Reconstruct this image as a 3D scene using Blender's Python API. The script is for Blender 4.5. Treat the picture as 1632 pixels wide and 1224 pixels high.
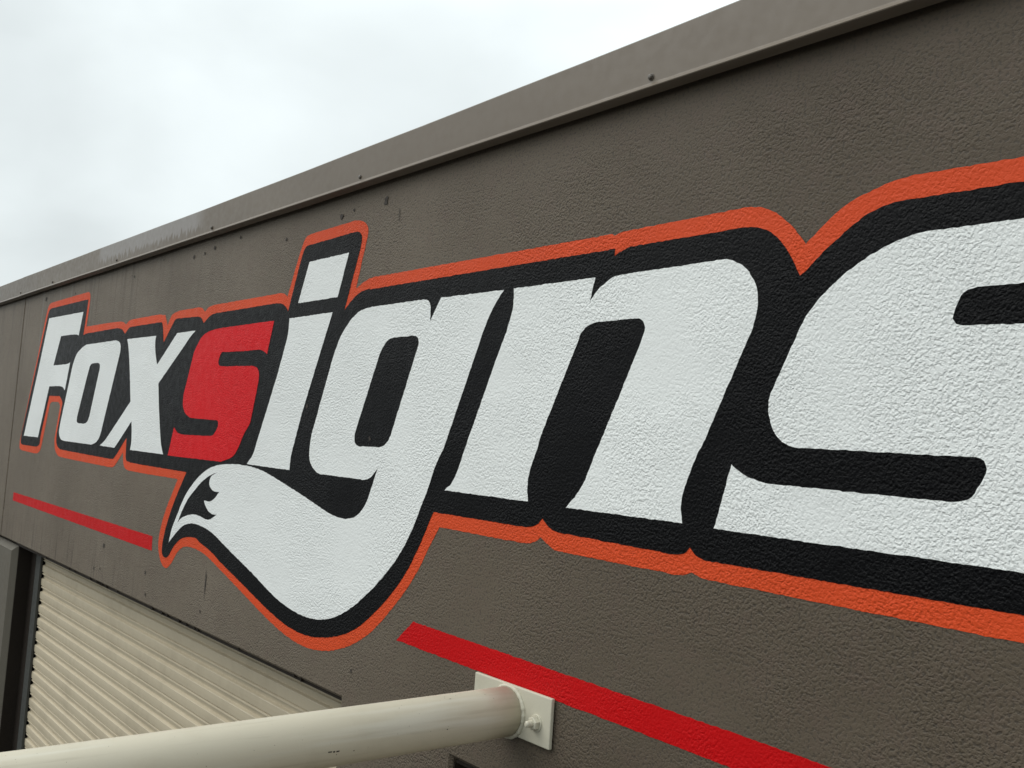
import bpy, bmesh, math, random
from mathutils import Vector, Matrix, geometry, noise

random.seed(7)
for o in list(bpy.data.objects):
    bpy.data.objects.remove(o, do_unlink=True)
scene = bpy.context.scene
COL = scene.collection

# ------------------------------------------------------------------ camera
# world: X runs along the wall (towards the right), Y goes into the wall, Z is up;
# the wall face is the plane y = 0 and the eye is 1.45 m out from it, up on a ladder
cam_d = bpy.data.cameras.new('camera')
cam = bpy.data.objects.new('camera', cam_d)
COL.objects.link(cam)
cam_d.sensor_width = 36.0
cam_d.lens = 36.0 * 1600.0 / 1632.0
cam_d.clip_start = 0.02
cam_d.clip_end = 2000.0
right = Vector((0.62346315, 0.77864186, 0.07078526))
up = Vector((0.01123797, -0.09945048, 0.99497905))
fwd = Vector((-0.78177197, 0.61953729, 0.07075407))
cam.matrix_world = Matrix(((right.x, up.x, -fwd.x, 0.0),
                           (right.y, up.y, -fwd.y, -1.45),
                           (right.z, up.z, -fwd.z, 0.0),
                           (0, 0, 0, 1)))
scene.camera = cam

# ------------------------------------------------------------------ sky, sun, exposure
SUN_ELEV, SUN_AZ = math.radians(45), math.radians(222)     # azimuth from +Y, clockwise
world = bpy.data.worlds.new('World')
scene.world = world
world.use_nodes = True
wn, wl = world.node_tree.nodes, world.node_tree.links
wn.clear()
w_out = wn.new('ShaderNodeOutputWorld')
w_bg = wn.new('ShaderNodeBackground')
sky = wn.new('ShaderNodeTexSky')
sky.sky_type = 'NISHITA'
sky.sun_disc = False
sky.sun_elevation = SUN_ELEV
sky.sun_rotation = SUN_AZ
sky.dust_density = 4.0
tc = wn.new('ShaderNodeTexCoord')
sep = wn.new('ShaderNodeSeparateXYZ')
wl.new(tc.outputs['Generated'], sep.inputs[0])
# overcast layer: brighter towards the zenith, soft cloud billows stretched level
grad = wn.new('ShaderNodeMapRange')
grad.inputs['From Min'].default_value = 0.0
grad.inputs['From Max'].default_value = 1.0
grad.inputs['To Min'].default_value = 7.3
grad.inputs['To Max'].default_value = 16.0
wl.new(sep.outputs['Z'], grad.inputs['Value'])
cmap = wn.new('ShaderNodeMapping')
cmap.inputs['Scale'].default_value = (1.0, 1.0, 2.0)
wl.new(tc.outputs['Generated'], cmap.inputs['Vector'])
cn = wn.new('ShaderNodeTexNoise')
cn.inputs['Scale'].default_value = 2.9
cn.inputs['Detail'].default_value = 5.0
cn.inputs['Roughness'].default_value = 0.42
cn.inputs['Distortion'].default_value = 0.35
wl.new(cmap.outputs[0], cn.inputs['Vector'])
cr = wn.new('ShaderNodeMapRange')
cr.inputs['From Min'].default_value = 0.3
cr.inputs['From Max'].default_value = 0.7
cr.inputs['To Min'].default_value = 0.84
cr.inputs['To Max'].default_value = 1.16
wl.new(cn.outputs['Fac'], cr.inputs['Value'])
mul = wn.new('ShaderNodeMath')
mul.operation = 'MULTIPLY'
wl.new(grad.outputs[0], mul.inputs[0])
wl.new(cr.outputs[0], mul.inputs[1])
tint = wn.new('ShaderNodeVectorMath')
tint.operation = 'SCALE'
tint.inputs[0].default_value = (0.915, 0.99, 1.0)
wl.new(mul.outputs[0], tint.inputs['Scale'])
mixw = wn.new('ShaderNodeMix')
mixw.data_type = 'RGBA'
mixw.inputs['Factor'].default_value = 0.95
wl.new(sky.outputs[0], mixw.inputs['A'])
wl.new(tint.outputs[0], mixw.inputs['B'])
wl.new(mixw.outputs['Result'], w_bg.inputs['Color'])
w_bg.inputs['Strength'].default_value = 0.1
wl.new(w_bg.outputs[0], w_out.inputs[0])

sun_d = bpy.data.lights.new('sun', 'SUN')
sun_d.energy = 1.5
sun_d.angle = math.radians(48)
sun_d.color = (1.0, 0.985, 0.96)
sun = bpy.data.objects.new('sun', sun_d)
COL.objects.link(sun)
sd = Vector((math.sin(SUN_AZ) * math.cos(SUN_ELEV), math.cos(SUN_AZ) * math.cos(SUN_ELEV), math.sin(SUN_ELEV)))
sun.rotation_euler = (-sd).to_track_quat('-Z', 'Y').to_euler()
sun.location = sd * 30

scene.view_settings.view_transform = 'Standard'
scene.view_settings.look = 'None'
scene.view_settings.exposure = 0.0
scene.view_settings.gamma = 1.0
scene.view_settings.use_curve_mapping = False


# ------------------------------------------------------------------ helpers
def link(o, parent=None):
    COL.objects.link(o)
    if parent is not None:
        o.parent = parent
        o.matrix_parent_inverse = parent.matrix_world.inverted()
    return o


def thing(name, label, cat, loc=(0, 0, 0), group=None):
    o = bpy.data.objects.new(name, None)
    o.empty_display_size = 0.1
    COL.objects.link(o)
    o.location = loc
    o.matrix_world = Matrix.Translation(loc)
    o['label'] = label
    o['category'] = cat
    if group:
        o['group'] = group
    return o


def mesh_obj(name, verts, faces, m, parent=None, smooth=False, label=None, loc=None):
    me = bpy.data.meshes.new(name)
    me.from_pydata([tuple(v) for v in verts], [], faces)
    me.update()
    if smooth:
        for p in me.polygons:
            p.use_smooth = True
    me.materials.append(m)
    o = bpy.data.objects.new(name, me)
    link(o, parent)
    if label:
        o['label'] = label
    return o


def bm_obj(name, bm, m, parent=None, smooth=False, label=None):
    bmesh.ops.recalc_face_normals(bm, faces=bm.faces)
    me = bpy.data.meshes.new(name)
    bm.to_mesh(me)
    bm.free()
    if smooth:
        for p in me.polygons:
            p.use_smooth = True
    me.materials.append(m)
    o = bpy.data.objects.new(name, me)
    link(o, parent)
    if label:
        o['label'] = label
    return o


def box_bm(lo, hi, bevel=0.0, seg=2):
    bm = bmesh.new()
    bmesh.ops.create_cube(bm, size=1.0)
    for v in bm.verts:
        v.co = Vector([lo[i] + (v.co[i] + 0.5) * (hi[i] - lo[i]) for i in range(3)])
    if bevel:
        bmesh.ops.bevel(bm, geom=bm.edges[:], offset=bevel, segments=seg, profile=0.5, affect='EDGES')
    return bm


def lathe_bm(profile, n, loc, axis='Y', arc0=0.0, capped=True, wobble=0.0, seed=0):
    """profile: (along, radius) pairs spun round an axis that leaves loc along -Y."""
    bm = bmesh.new()
    rings = []
    for (t, r) in profile:
        ring = []
        for k in range(n):
            a = arc0 + 2 * math.pi * k / n
            rr = r * (1.0 + (wobble * noise.noise(Vector((math.cos(a) * 6, math.sin(a) * 6, t * 160 + seed))) if wobble else 0.0))
            ring.append(bm.verts.new((loc[0] + rr * math.cos(a), loc[1] - t, loc[2] + rr * math.sin(a))))
        rings.append(ring)
    for a, b in zip(rings, rings[1:]):
        for k in range(n):
            bm.faces.new((a[k], a[(k + 1) % n], b[(k + 1) % n], b[k]))
    if capped:
        bm.faces.new(rings[0])
        bm.faces.new(rings[-1][::-1])
    return bm


# ------------------------------------------------------------------ materials
class NT:
    def __init__(self, name):
        self.m = bpy.data.materials.new(name)
        self.m.use_nodes = True
        self.n, self.l = self.m.node_tree.nodes, self.m.node_tree.links
        self.b = self.n['Principled BSDF']

    def add(self, t, **kw):
        nd = self.n.new(t)
        for k, v in kw.items():
            if k in nd.inputs:
                nd.inputs[k].default_value = v
            else:
                setattr(nd, k, v)
        return nd

    def put(self, inp, v):
        if hasattr(v, 'is_linked') or hasattr(v, 'links'):
            self.l.new(v, inp)
        else:
            inp.default_value = v

    def math(self, op, a, b=0.0, c=None, clamp=False):
        nd = self.n.new('ShaderNodeMath')
        nd.operation = op
        nd.use_clamp = clamp
        self.put(nd.inputs[0], a)
        self.put(nd.inputs[1], b)
        if c is not None:
            self.put(nd.inputs[2], c)
        return nd.outputs[0]

    def pos(self, scale=(1, 1, 1)):
        g = self.n.new('ShaderNodeNewGeometry')
        mp = self.n.new('ShaderNodeMapping')
        mp.inputs['Scale'].default_value = scale
        self.l.new(g.outputs['Position'], mp.inputs['Vector'])
        return mp.outputs[0]

    def noise(self, vec, scale, detail=3.0, rough=0.5, dist=0.0):
        nd = self.add('ShaderNodeTexNoise', Scale=scale, Detail=detail, Roughness=rough, Distortion=dist)
        self.l.new(vec, nd.inputs['Vector'])
        return nd.outputs['Fac']

    def rng(self, v, a, b, c, d, smooth=False):
        nd = self.n.new('ShaderNodeMapRange')
        if smooth:
            nd.interpolation_type = 'SMOOTHSTEP'
        self.put(nd.inputs['Value'], v)
        for k, x in zip(('From Min', 'From Max', 'To Min', 'To Max'), (a, b, c, d)):
            nd.inputs[k].default_value = x
        return nd.outputs[0]

    def mix(self, f, a, b):
        nd = self.n.new('ShaderNodeMix')
        nd.data_type = 'RGBA'
        self.put(nd.inputs['Factor'], f)
        for s, v in (('A', a), ('B', b)):
            if isinstance(v, tuple):
                v = v if len(v) == 4 else v + (1.0,)
            self.put(nd.inputs[s], v)
        return nd.outputs['Result']

    def bump(self, h, dist, strength=1.0, normal=None):
        nd = self.add('ShaderNodeBump', Strength=strength, Distance=dist)
        self.l.new(h, nd.inputs['Height'])
        if normal is not None:
            self.l.new(normal, nd.inputs['Normal'])
        return nd.outputs[0]

    def xyz(self):
        g = self.n.new('ShaderNodeNewGeometry')
        s = self.n.new('ShaderNodeSeparateXYZ')
        self.l.new(g.outputs['Position'], s.inputs[0])
        return s.outputs


def render_relief(t, amount=1.0):
    """Sprayed acrylic render: flattened droplets and wrinkles, sparser in patches and near the capping."""
    p = t.pos((1.0, 1.0, 1.0))
    base = t.noise(p, 172.0, 2.5, 0.5, 0.2)
    blobs = t.rng(base, 0.33, 0.57, 0.0, 1.0, True)
    fine = t.noise(p, 420.0, 3.0, 0.6)
    vor = t.add('ShaderNodeTexVoronoi', Scale=190.0)
    vor.feature = 'SMOOTH_F1'
    t.l.new(p, vor.inputs['Vector'])
    drops = t.rng(vor.outputs['Distance'], 0.12, 0.52, 1.0, 0.0, True)
    h = t.math('ADD', t.math('MULTIPLY', blobs, 0.75), t.math('MULTIPLY', drops, 0.42))
    patch = t.rng(t.noise(p, 3.4, 3.0), 0.33, 0.63, 0.35, 1.25, True)
    zfade = t.rng(t.xyz()['Z'], 0.60, 0.755, 1.0, 0.12, True)
    h = t.math('MULTIPLY', t.math('MULTIPLY', h, patch), zfade)
    h = t.math('ADD', h, t.math('MULTIPLY', fine, 0.22))
    h = t.math('ADD', h, t.math('MULTIPLY', t.noise(p, 7.0, 3.0), 2.8))
    t.blobs = blobs
    return h, t.bump(h, 0.0014 * amount, 1.0)


def render_paint(name, col, rough=0.55, amount=1.0, var=0.10, spec=0.13):
    t = NT(name)
    h, nrm = render_relief(t, amount)
    v = t.rng(t.noise(t.pos(), 1.7, 4.0, 0.6), 0.3, 0.7, 0.0, 1.0)
    c = t.mix(v, tuple(x * (1 - var) for x in col), tuple(x * (1 + var * 0.6) for x in col))
    t.l.new(c, t.b.inputs['Base Color'])
    t.l.new(nrm, t.b.inputs['Normal'])
    r = t.rng(t.noise(t.pos(), 30.0, 3.0), 0.3, 0.7, rough - 0.06, rough + 0.08)
    t.l.new(r, t.b.inputs['Roughness'])
    t.b.inputs['Specular IOR Level'].default_value = spec
    return t.m


def wall_material():
    t = NT('taupe_render')
    h, nrm = render_relief(t)
    x = t.xyz()
    big = t.rng(t.noise(t.pos(), 1.1, 5.0, 0.62), 0.3, 0.7, 0.0, 1.0)
    col = t.mix(big, (0.082, 0.064, 0.045), (0.110, 0.087, 0.062))
    # grazing sky sheen painted in as a paler tone towards the far end
    sky_sheen = t.math('MULTIPLY', t.rng(x['X'], -3.8, -0.6, 1.0, 0.0, True), t.rng(t.noise(t.pos((1, 1, 0.7)), 1.6, 4.0, 0.6), 0.25, 0.7, 0.45, 1.0))
    col = t.mix(t.math('MULTIPLY', sky_sheen, 0.78), col, (0.200, 0.166, 0.126))
    # rusty brown and greenish mottling
    mot = t.rng(t.noise(t.pos(), 17.0, 5.0, 0.75), 0.47, 0.75, 0.0, 0.5)
    col = t.mix(mot, col, (0.118, 0.082, 0.066))
    # the far end of the wall is streaked by rain
    far = t.rng(x['X'], -5.2, -3.0, 1.0, 0.0, True)
    st = t.noise(t.pos((26.0, 1.0, 0.9)), 1.0, 4.0, 0.65)
    top = t.rng(x['Z'], 0.1, 0.76, 0.15, 1.0, True)
    streak = t.math('MULTIPLY', t.math('MULTIPLY', t.rng(st, 0.50, 0.68, 0.0, 1.0, True), top), t.math('MULTIPLY', far, 0.55))
    col = t.mix(streak, col, (0.055, 0.044, 0.034))
    # dark wash lines low down over the door
    low = t.math('MULTIPLY', t.rng(x['Z'], -0.72, -0.42, 1.0, 0.0, True), t.rng(x['X'], -5.4, -3.4, 1.0, 0.0, True))
    st2 = t.noise(t.pos((38.0, 1.0, 1.3)), 1.0, 3.0, 0.6)
    s2 = t.math('MULTIPLY', t.math('MULTIPLY', t.rng(st2, 0.53, 0.63, 0.0, 1.0, True), low), 0.6)
    col = t.mix(s2, col, (0.045, 0.038, 0.030))
    # pale lime runs under the capping
    runs = t.noise(t.pos((17.0, 1.0, 0.35)), 1.0, 2.0, 0.5)
    ru = t.math('MULTIPLY', t.math('MULTIPLY', t.rng(runs, 0.64, 0.67, 0.0, 1.0, True), t.rng(x['X'], -5.6, -4.6, 1.0, 0.0, True)),
                t.math('MULTIPLY', t.rng(x['Z'], 0.25, 0.5, 0.0, 1.0, True), 0.3))
    col = t.mix(ru, col, (0.24, 0.235, 0.22))
    # darker tone in the hollows of the relief
    hollow = t.math('MULTIPLY', t.rng(t.blobs, 0.0, 0.55, 1.0, 0.0), 0.72)
    col = t.mix(hollow, col, (0.062, 0.052, 0.042))
    t.l.new(col, t.b.inputs['Base Color'])
    t.l.new(nrm, t.b.inputs['Normal'])
    t.b.inputs['Roughness'].default_value = 0.55
    t.b.inputs['Specular IOR Level'].default_value = 0.17
    return t.m


def metal_paint(name, col, rough=0.4, dirt=0.15, dirt_col=(0.12, 0.09, 0.06), bump=0.0004, scale=14.0):
    t = NT(name)
    n1 = t.noise(t.pos(), scale, 4.0, 0.6)
    f = t.math('MULTIPLY', t.rng(n1, 0.45, 0.75, 0.0, 1.0, True), dirt)
    t.l.new(t.mix(f, col, dirt_col), t.b.inputs['Base Color'])
    t.l.new(t.rng(t.noise(t.pos(), scale * 4, 3.0), 0.3, 0.7, rough - 0.08, rough + 0.1), t.b.inputs['Roughness'])
    hh = t.math('ADD', t.noise(t.pos(), scale * 0.6, 2.0), t.math('MULTIPLY', t.noise(t.pos(), 260.0, 2.0), 0.25))
    t.l.new(t.bump(hh, bump, 1.0), t.b.inputs['Normal'])
    return t.m


def tube_paint(name, col, rough, dirt, dirt_col, bump, scale):
    m = metal_paint(name, col, rough, dirt, dirt_col, bump, scale)
    t = NT.__new__(NT)
    t.m, t.n, t.l = m, m.node_tree.nodes, m.node_tree.links
    t.b = t.n['Principled BSDF']
    old = t.b.inputs['Base Color'].links[0].from_socket
    # dust lines and rub marks drawn out along the tube, a few fly specks
    lines = t.rng(t.noise(t.pos((60.0, 2.2, 60.0)), 1.0, 4.0, 0.65), 0.56, 0.74, 0.0, 0.38, True)
    c = t.mix(lines, old, (0.34, 0.30, 0.22))
    pale = t.rng(t.noise(t.pos((22.0, 1.3, 22.0)), 1.0, 3.0, 0.6), 0.55, 0.7, 0.0, 0.35, True)
    c = t.mix(pale, c, (0.66, 0.65, 0.58))
    sp = t.rng(t.noise(t.pos(), 190.0, 1.0), 0.775, 0.80, 0.0, 0.75, True)
    c = t.mix(sp, c, (0.10, 0.075, 0.05))
    t.l.new(c, t.b.inputs['Base Color'])
    t.b.inputs['Specular IOR Level'].default_value = 0.3
    return m


def capping_material():
    t = NT('painted_capping')
    x = t.xyz()
    v = t.rng(t.noise(t.pos((0.6, 1, 2.5)), 2.2, 4.0, 0.6), 0.3, 0.7, 0.0, 1.0)
    col = t.mix(v, (0.132, 0.105, 0.078), (0.156, 0.127, 0.096))
    # wet patch with ragged drips
    edge = t.math('ADD', x['Z'], t.math('MULTIPLY', t.noise(t.pos((34.0, 1.0, 0.0)), 1.0, 3.0, 0.7), -0.16))
    dr = t.math('MULTIPLY', t.rng(edge, 0.715, 0.728, 0.0, 1.0, True),
                t.math('MULTIPLY', t.rng(x['X'], -5.15, -5.08, 0.0, 1.0, True), t.rng(x['X'], -3.9, -3.75, 1.0, 0.0, True)))
    col = t.mix(t.math('MULTIPLY', dr, 0.7), col, (0.27, 0.252, 0.24))
    dk = t.math('MULTIPLY', t.rng(x['X'], -6.6, -6.2, 1.0, 0.0, True), 0.25)
    col = t.mix(dk, col, (0.11, 0.095, 0.08))
    t.l.new(col, t.b.inputs['Base Color'])
    t.l.new(t.rng(t.noise(t.pos(), 40.0, 3.0), 0.3, 0.7, 0.36, 0.5), t.b.inputs['Roughness'])
    hh = t.math('ADD', t.noise(t.pos((1, 1, 1)), 3.0, 2.0), t.math('MULTIPLY', t.noise(t.pos(), 190.0, 2.0), 0.03))
    t.l.new(t.bump(hh, 0.001, 1.0), t.b.inputs['Normal'])
    t.b.inputs['Specular IOR Level'].default_value = 0.3
    return t.m


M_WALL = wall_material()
M_WHITE = render_paint('white_sign_paint', (0.765, 0.78, 0.76), 0.5, 1.0, 0.05)
M_BLACK = render_paint('black_sign_paint', (0.0022, 0.0022, 0.0028), 0.45, 1.0, 0.10, 0.10)
M_ORANGE = render_paint('orange_sign_paint', (0.62, 0.069, 0.018), 0.5, 1.0, 0.08)
M_RED = render_paint('red_sign_paint', (0.62, 0.002, 0.006), 0.5, 1.0, 0.07)
M_STRIPE = render_paint('red_stripe_paint', (0.50, 0.0025, 0.004), 0.5, 0.8, 0.07)
M_CAP = capping_material()
M_SCREW = metal_paint('painted_screw', (0.09, 0.074, 0.058), 0.45, 0.3, (0.04, 0.03, 0.02))
M_CREAM = tube_paint('cream_tube_paint', (0.53, 0.485, 0.38), 0.45, 0.16, (0.33, 0.29, 0.20), 0.0005, 9.0)
M_PLATE = metal_paint('cream_plate_paint', (0.51, 0.48, 0.38), 0.5, 0.14, (0.35, 0.30, 0.2), 0.0009, 30.0)
M_DOOR = metal_paint('cream_door_steel', (0.49, 0.42, 0.30), 0.5, 0.3, (0.30, 0.25, 0.17), 0.0006, 5.0)
M_RAIL = metal_paint('dark_grey_guide', (0.044, 0.046, 0.041), 0.5, 0.3, (0.02, 0.018, 0.015))
M_JAMB = render_paint('dark_brown_jamb', (0.022, 0.017, 0.013), 0.7, 0.6, 0.15)
M_PIER = render_paint('grey_taupe_pier', (0.125, 0.112, 0.090), 0.62, 0.9, 0.12)
M_CHIP = metal_paint('dark_pit_dirt', (0.034, 0.026, 0.020), 0.8, 0.2)
M_SEAL = metal_paint('joint_sealant', (0.05, 0.042, 0.035), 0.7, 0.2)
M_ROOF = metal_paint('roof_steel', (0.22, 0.21, 0.2), 0.5, 0.2)


def ground_material():
    t = NT('asphalt')
    a = t.noise(t.pos(), 60.0, 4.0, 0.7)
    b = t.noise(t.pos(), 0.35, 4.0, 0.6)
    c = t.mix(t.rng(b, 0.3, 0.7, 0.0, 1.0), (0.028, 0.027, 0.025), (0.045, 0.043, 0.040))
    c = t.mix(t.rng(a, 0.5, 0.75, 0.0, 0.5), c, (0.14, 0.135, 0.125))
    t.l.new(c, t.b.inputs['Base Color'])
    t.b.inputs['Roughness'].default_value = 0.9
    t.l.new(t.bump(a, 0.004), t.b.inputs['Normal'])
    return t.m


# ------------------------------------------------------------------ the ground
GZ = -3.65
bm = bmesh.new()
bmesh.ops.create_grid(bm, x_segments=40, y_segments=40, size=400)
for v in bm.verts:
    v.co.z = GZ
g = bm_obj('ground', bm, ground_material())
g['kind'] = 'structure'

# ------------------------------------------------------------------ the building
building = thing('commercial_building', 'taupe rendered workshop with folded metal parapet capping and cream roller door', 'building', (-3, 0.1, GZ))
XL, XR, WT = -14.0, 3.4, 0.18
TOPZ = 0.862


def plate_with_outline(name, outline, m, parent, depth=WT, bevel=0.009, y0=0.0):
    """a wall panel: outline in (x, z), its front edges chamfered, extruded back by depth."""
    bm = bmesh.new()
    vs = [bm.verts.new((x, y0, z)) for x, z in outline]
    f = bm.faces.new(vs)
    ret = bmesh.ops.extrude_face_region(bm, geom=[f])
    for v in [e for e in ret['geom'] if isinstance(e, bmesh.types.BMVert)]:
        v.co.y += depth
    bm.normal_update()
    front = [e for e in bm.edges if all(abs(v.co.y - y0) < 1e-6 for v in e.verts)]
    bmesh.ops.bevel(bm, geom=front, offset=bevel, segments=1, affect='EDGES')
    bmesh.ops.triangulate(bm, faces=[f for f in bm.faces if len(f.verts) > 4])
    return bm_obj(name, bm, m, parent)


D1 = (-6.37, -2.50, -0.709)      # left opening: x0, x1, head
D2 = (-1.962, 1.15, -0.724)      # right opening
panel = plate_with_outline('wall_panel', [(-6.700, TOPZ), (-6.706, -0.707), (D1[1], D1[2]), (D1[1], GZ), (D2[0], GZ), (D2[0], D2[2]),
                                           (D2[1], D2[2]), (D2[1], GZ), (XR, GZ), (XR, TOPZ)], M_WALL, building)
panel['label'] = 'wall panel carrying the painted lettering'
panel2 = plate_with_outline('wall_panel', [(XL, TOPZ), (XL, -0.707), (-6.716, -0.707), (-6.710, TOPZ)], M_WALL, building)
panel2['label'] = 'plain wall panel beyond the vertical joint'
mesh_obj('joint_sealant', [(-6.72, 0.012, -0.70), (-6.69, 0.012, -0.70), (-6.69, 0.012, TOPZ), (-6.72, 0.012, TOPZ)], [(0, 1, 2, 3)], M_SEAL, building)

# pier left of the door, its top and right front edges chamfered
CH = 0.03
bm = bmesh.new()
px0, px1, pz1 = XL, D1[0], -0.727
A = [(px0, 0, GZ), (px1 - CH, 0, GZ), (px1 - CH, 0, pz1 - CH), (px0, 0, pz1 - CH)]
Bk = [(px0, WT, GZ), (px1, WT, GZ), (px1, WT, pz1), (px0, WT, pz1)]
Cc = [(px1, CH, GZ), (px1, CH, pz1), (px0, CH, pz1)]
va = [bm.verts.new(p) for p in A]
vb = [bm.verts.new(p) for p in Bk]
vc = [bm.verts.new(p) for p in Cc]
bm.faces.new(va)
bm.faces.new((va[1], vc[0], vc[1], va[2]))
bm.faces.new((va[3], va[2], vc[1], vc[2]))
bm.faces.new((vc[0], vb[1], vb[2], vc[1]))
bm.faces.new((vc[2], vc[1], vb[2], vb[3]))
bm.faces.new(vb[::-1])
bm_obj('pier', bm, M_PIER, building, label='pier left of the roller door with chamfered edges')

# dark painted reveals
def reveal(x, y0, z1, side):
    w = 0.004 * side
    xs = sorted((x, x + w))
    bm = box_bm((xs[0], y0, GZ), (xs[1], WT + 0.06, z1))
    return bm_obj('door_reveal', bm, M_JAMB, building)


reveal(D1[0] + 0.0005, CH + 0.002, -0.722, 1)
reveal(D2[0] + 0.0005, 0.0105, D2[2] - 0.012, 1)
reveal(D2[1] - 0.0005, 0.0105, D2[2] - 0.012, -1)

# dark strips added as the shade of the chamfer under the door heads
for (a, b, hd) in (D1, D2):
    bm_obj('head_shade', box_bm((a + 0.006, 0.013, hd - 0.0115), (b - 0.006, 0.05, hd + 0.0 - 0.0005), 0.001, 1), M_JAMB, building)

bm_obj('door_jamb', box_bm((D1[0] + 0.006, 0.104, GZ), (-6.2365, WT + 0.05, D1[2] + 0.03), 0.002, 1), M_JAMB, building)
# shell behind the front wall
bm = box_bm((XL, WT + 0.55, GZ), (XR, WT + 14.0, 0.70))
bm_obj('building_body', bm, M_ROOF, building)
for k, (a, b) in enumerate(((XL, XL + 0.18), (XR - 0.18, XR))):
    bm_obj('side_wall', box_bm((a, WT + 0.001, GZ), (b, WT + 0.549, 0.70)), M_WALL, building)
bm_obj('inner_lining', box_bm((XL + 0.2, WT + 0.30, GZ), (XR - 0.2, WT + 0.32, 0.70)), M_JAMB, building)

# ------------------------------------------------------------------ parapet capping
# folded sheet: fascia, kicked-out drip edge, hem turned back under, top flange falling to the roof.
# its top edge waves by a few millimetres, as the traced heights show
CAPTOP = [(-14.0, 0.880), (-9.0, 0.879), (-7.33, 0.8775), (-5.87, 0.8753), (-4.4, 0.870), (-2.88, 0.8667), (-2.3, 0.8685), (-1.56, 0.8725),
          (-1.2, 0.876), (-0.4, 0.878), (3.45, 0.88)]


def cap_top(x):
    for (a, za), (b, zb) in zip(CAPTOP, CAPTOP[1:]):
        if x <= b:
            t = (x - a) / (b - a)
            return za + (zb - za) * t
    return CAPTOP[-1][1]


def capping_piece(x0, x1, out=0.0, label=None):
    n = max(2, int((x1 - x0) / 0.22))
    prof = lambda x: [(-0.0185 - out, 0.7515 + 0.0006 * math.sin(x * 9)), (-0.0345 - out, 0.7570), (-0.0385 - out, 0.7588), (-0.0390 - out, 0.7600),
                      (-0.0305 - out, 0.7695), (-0.0300 - out, 0.7715), (-0.0300 - out, cap_top(x) - 0.003), (-0.0275 - out, cap_top(x)),
                      (0.20, cap_top(x) - 0.022), (0.202, cap_top(x) - 0.09)]
    verts, faces = [], []
    m = len(prof(0))
    for i in range(n + 1):
        x = x0 + (x1 - x0) * i / n
        w = 0.0009 * math.sin(x * 3.1 + 1.0) + 0.0006 * math.sin(x * 7.7)
        for k, (y, z) in enumerate(prof(x)):
            verts.append((x, y + (w if k < 8 else 0), z + (w * 0.8 if k < 6 else 0)))
    for i in range(n):
        for k in range(m - 1):
            a = i * m + k
            faces.append((a, a + 1, a + m + 1, a + m))
    o = mesh_obj('parapet_capping', verts, faces, M_CAP, building, label=label)
    md = o.modifiers.new('thickness', 'SOLIDIFY')
    md.thickness = 0.0012
    md.offset = 0.0
    return o


cap_far = capping_piece(-14.0, -6.62, -0.0022, 'capping length beyond the lap joint')
cap_mid = capping_piece(-6.69, 3.45, 0.0, 'long folded capping length over the lettering')


def screw(x, z, r, parent, y=-0.0306):
    bm = lathe_bm([(-0.001, r * 1.25), (0.0008, r * 1.25), (0.001, r), (0.0035, r * 0.96), (0.0052, r * 0.75), (0.006, r * 0.3)], 10, (x, y, z))
    bm_obj('screw', bm, M_SCREW, parent, smooth=False)


for x, z in ((-5.974, 0.7812), (-4.838, 0.7812), (-3.692, 0.7812), (-2.574, 0.7815), (-1.409, 0.7835), (-0.25, 0.7825), (0.9, 0.782)):
    screw(x, z, 0.0062, cap_mid)
for x, z in ((-6.718, 0.783), (-7.86, 0.783), (-9.0, 0.783)):
    screw(x, z, 0.0062, cap_far, -0.0286)

# ------------------------------------------------------------------ roller doors
PITCH = 0.0743
SLAT = [(0.0, 0.0000), (-0.0110, 0.0040), (-0.0125, 0.0060), (-0.0130, 0.0220), (-0.0118, 0.0410), (-0.0045, 0.0440), (-0.0045, 0.0460),
        (-0.0100, 0.0490), (-0.0106, 0.0540), (-0.0010, 0.0590), (0.0, 0.0700), (0.0, 0.0743)]


def roller_door(x0, x1, head, label_txt):
    door = bpy.data.objects.new('roller_door', None)
    door.location = (x0, 0.125, GZ)
    door.matrix_world = Matrix.Translation((x0, 0.125, GZ))
    link(door, building)
    door.matrix_world = Matrix.Translation((x0, 0.125, GZ))
    door['label'] = label_txt
    w = x1 - x0
    me = bpy.data.meshes.new('slat')
    vs, fs = [], []
    nseg = 4
    for i in range(nseg + 1):
        for (y, d) in SLAT:
            vs.append((w * i / nseg, y, -d))
    m = len(SLAT)
    for i in range(nseg):
        for k in range(m - 1):
            a = i * m + k
            fs.append((a, a + m, a + m + 1, a + 1))
    me.from_pydata(vs, [], fs)
    me.materials.append(M_DOOR)
    nsl = int((head + 0.13 - GZ) / PITCH)
    for k in range(nsl):
        z = head + 0.1256 - k * PITCH
        if z - PITCH < GZ + 0.06:
            break
        o = bpy.data.objects.new('slat', me)
        COL.objects.link(o)
        o.parent = door
        o.matrix_parent_inverse = Matrix.Identity(4)
        o.location = (0, 0, z - GZ)
        zl = z - PITCH
    bot = box_bm((x0, 0.110, GZ + 0.004), (x1, 0.135, zl - 0.001), 0.004)
    bm_obj('bottom_rail', bot, M_DOOR, door)
    return door


d1 = roller_door(-6.140, -2.43, D1[2], 'cream corrugated roller door below the lettering')
d2 = roller_door(-1.95, 1.14, D2[2], 'second roller door right of the tube bracket')


def guide(x0, x1, head, parent, y0=0.098):
    bm = box_bm((x0, y0, GZ), (x1, y0 + 0.014, head + 0.05), 0.002)
    o = bm_obj('guide_rail', bm, M_RAIL, parent)
    return o


guide(-6.236, -6.140, D1[2], d1)
guide(-2.44, -2.33, D1[2], d1)


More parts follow.
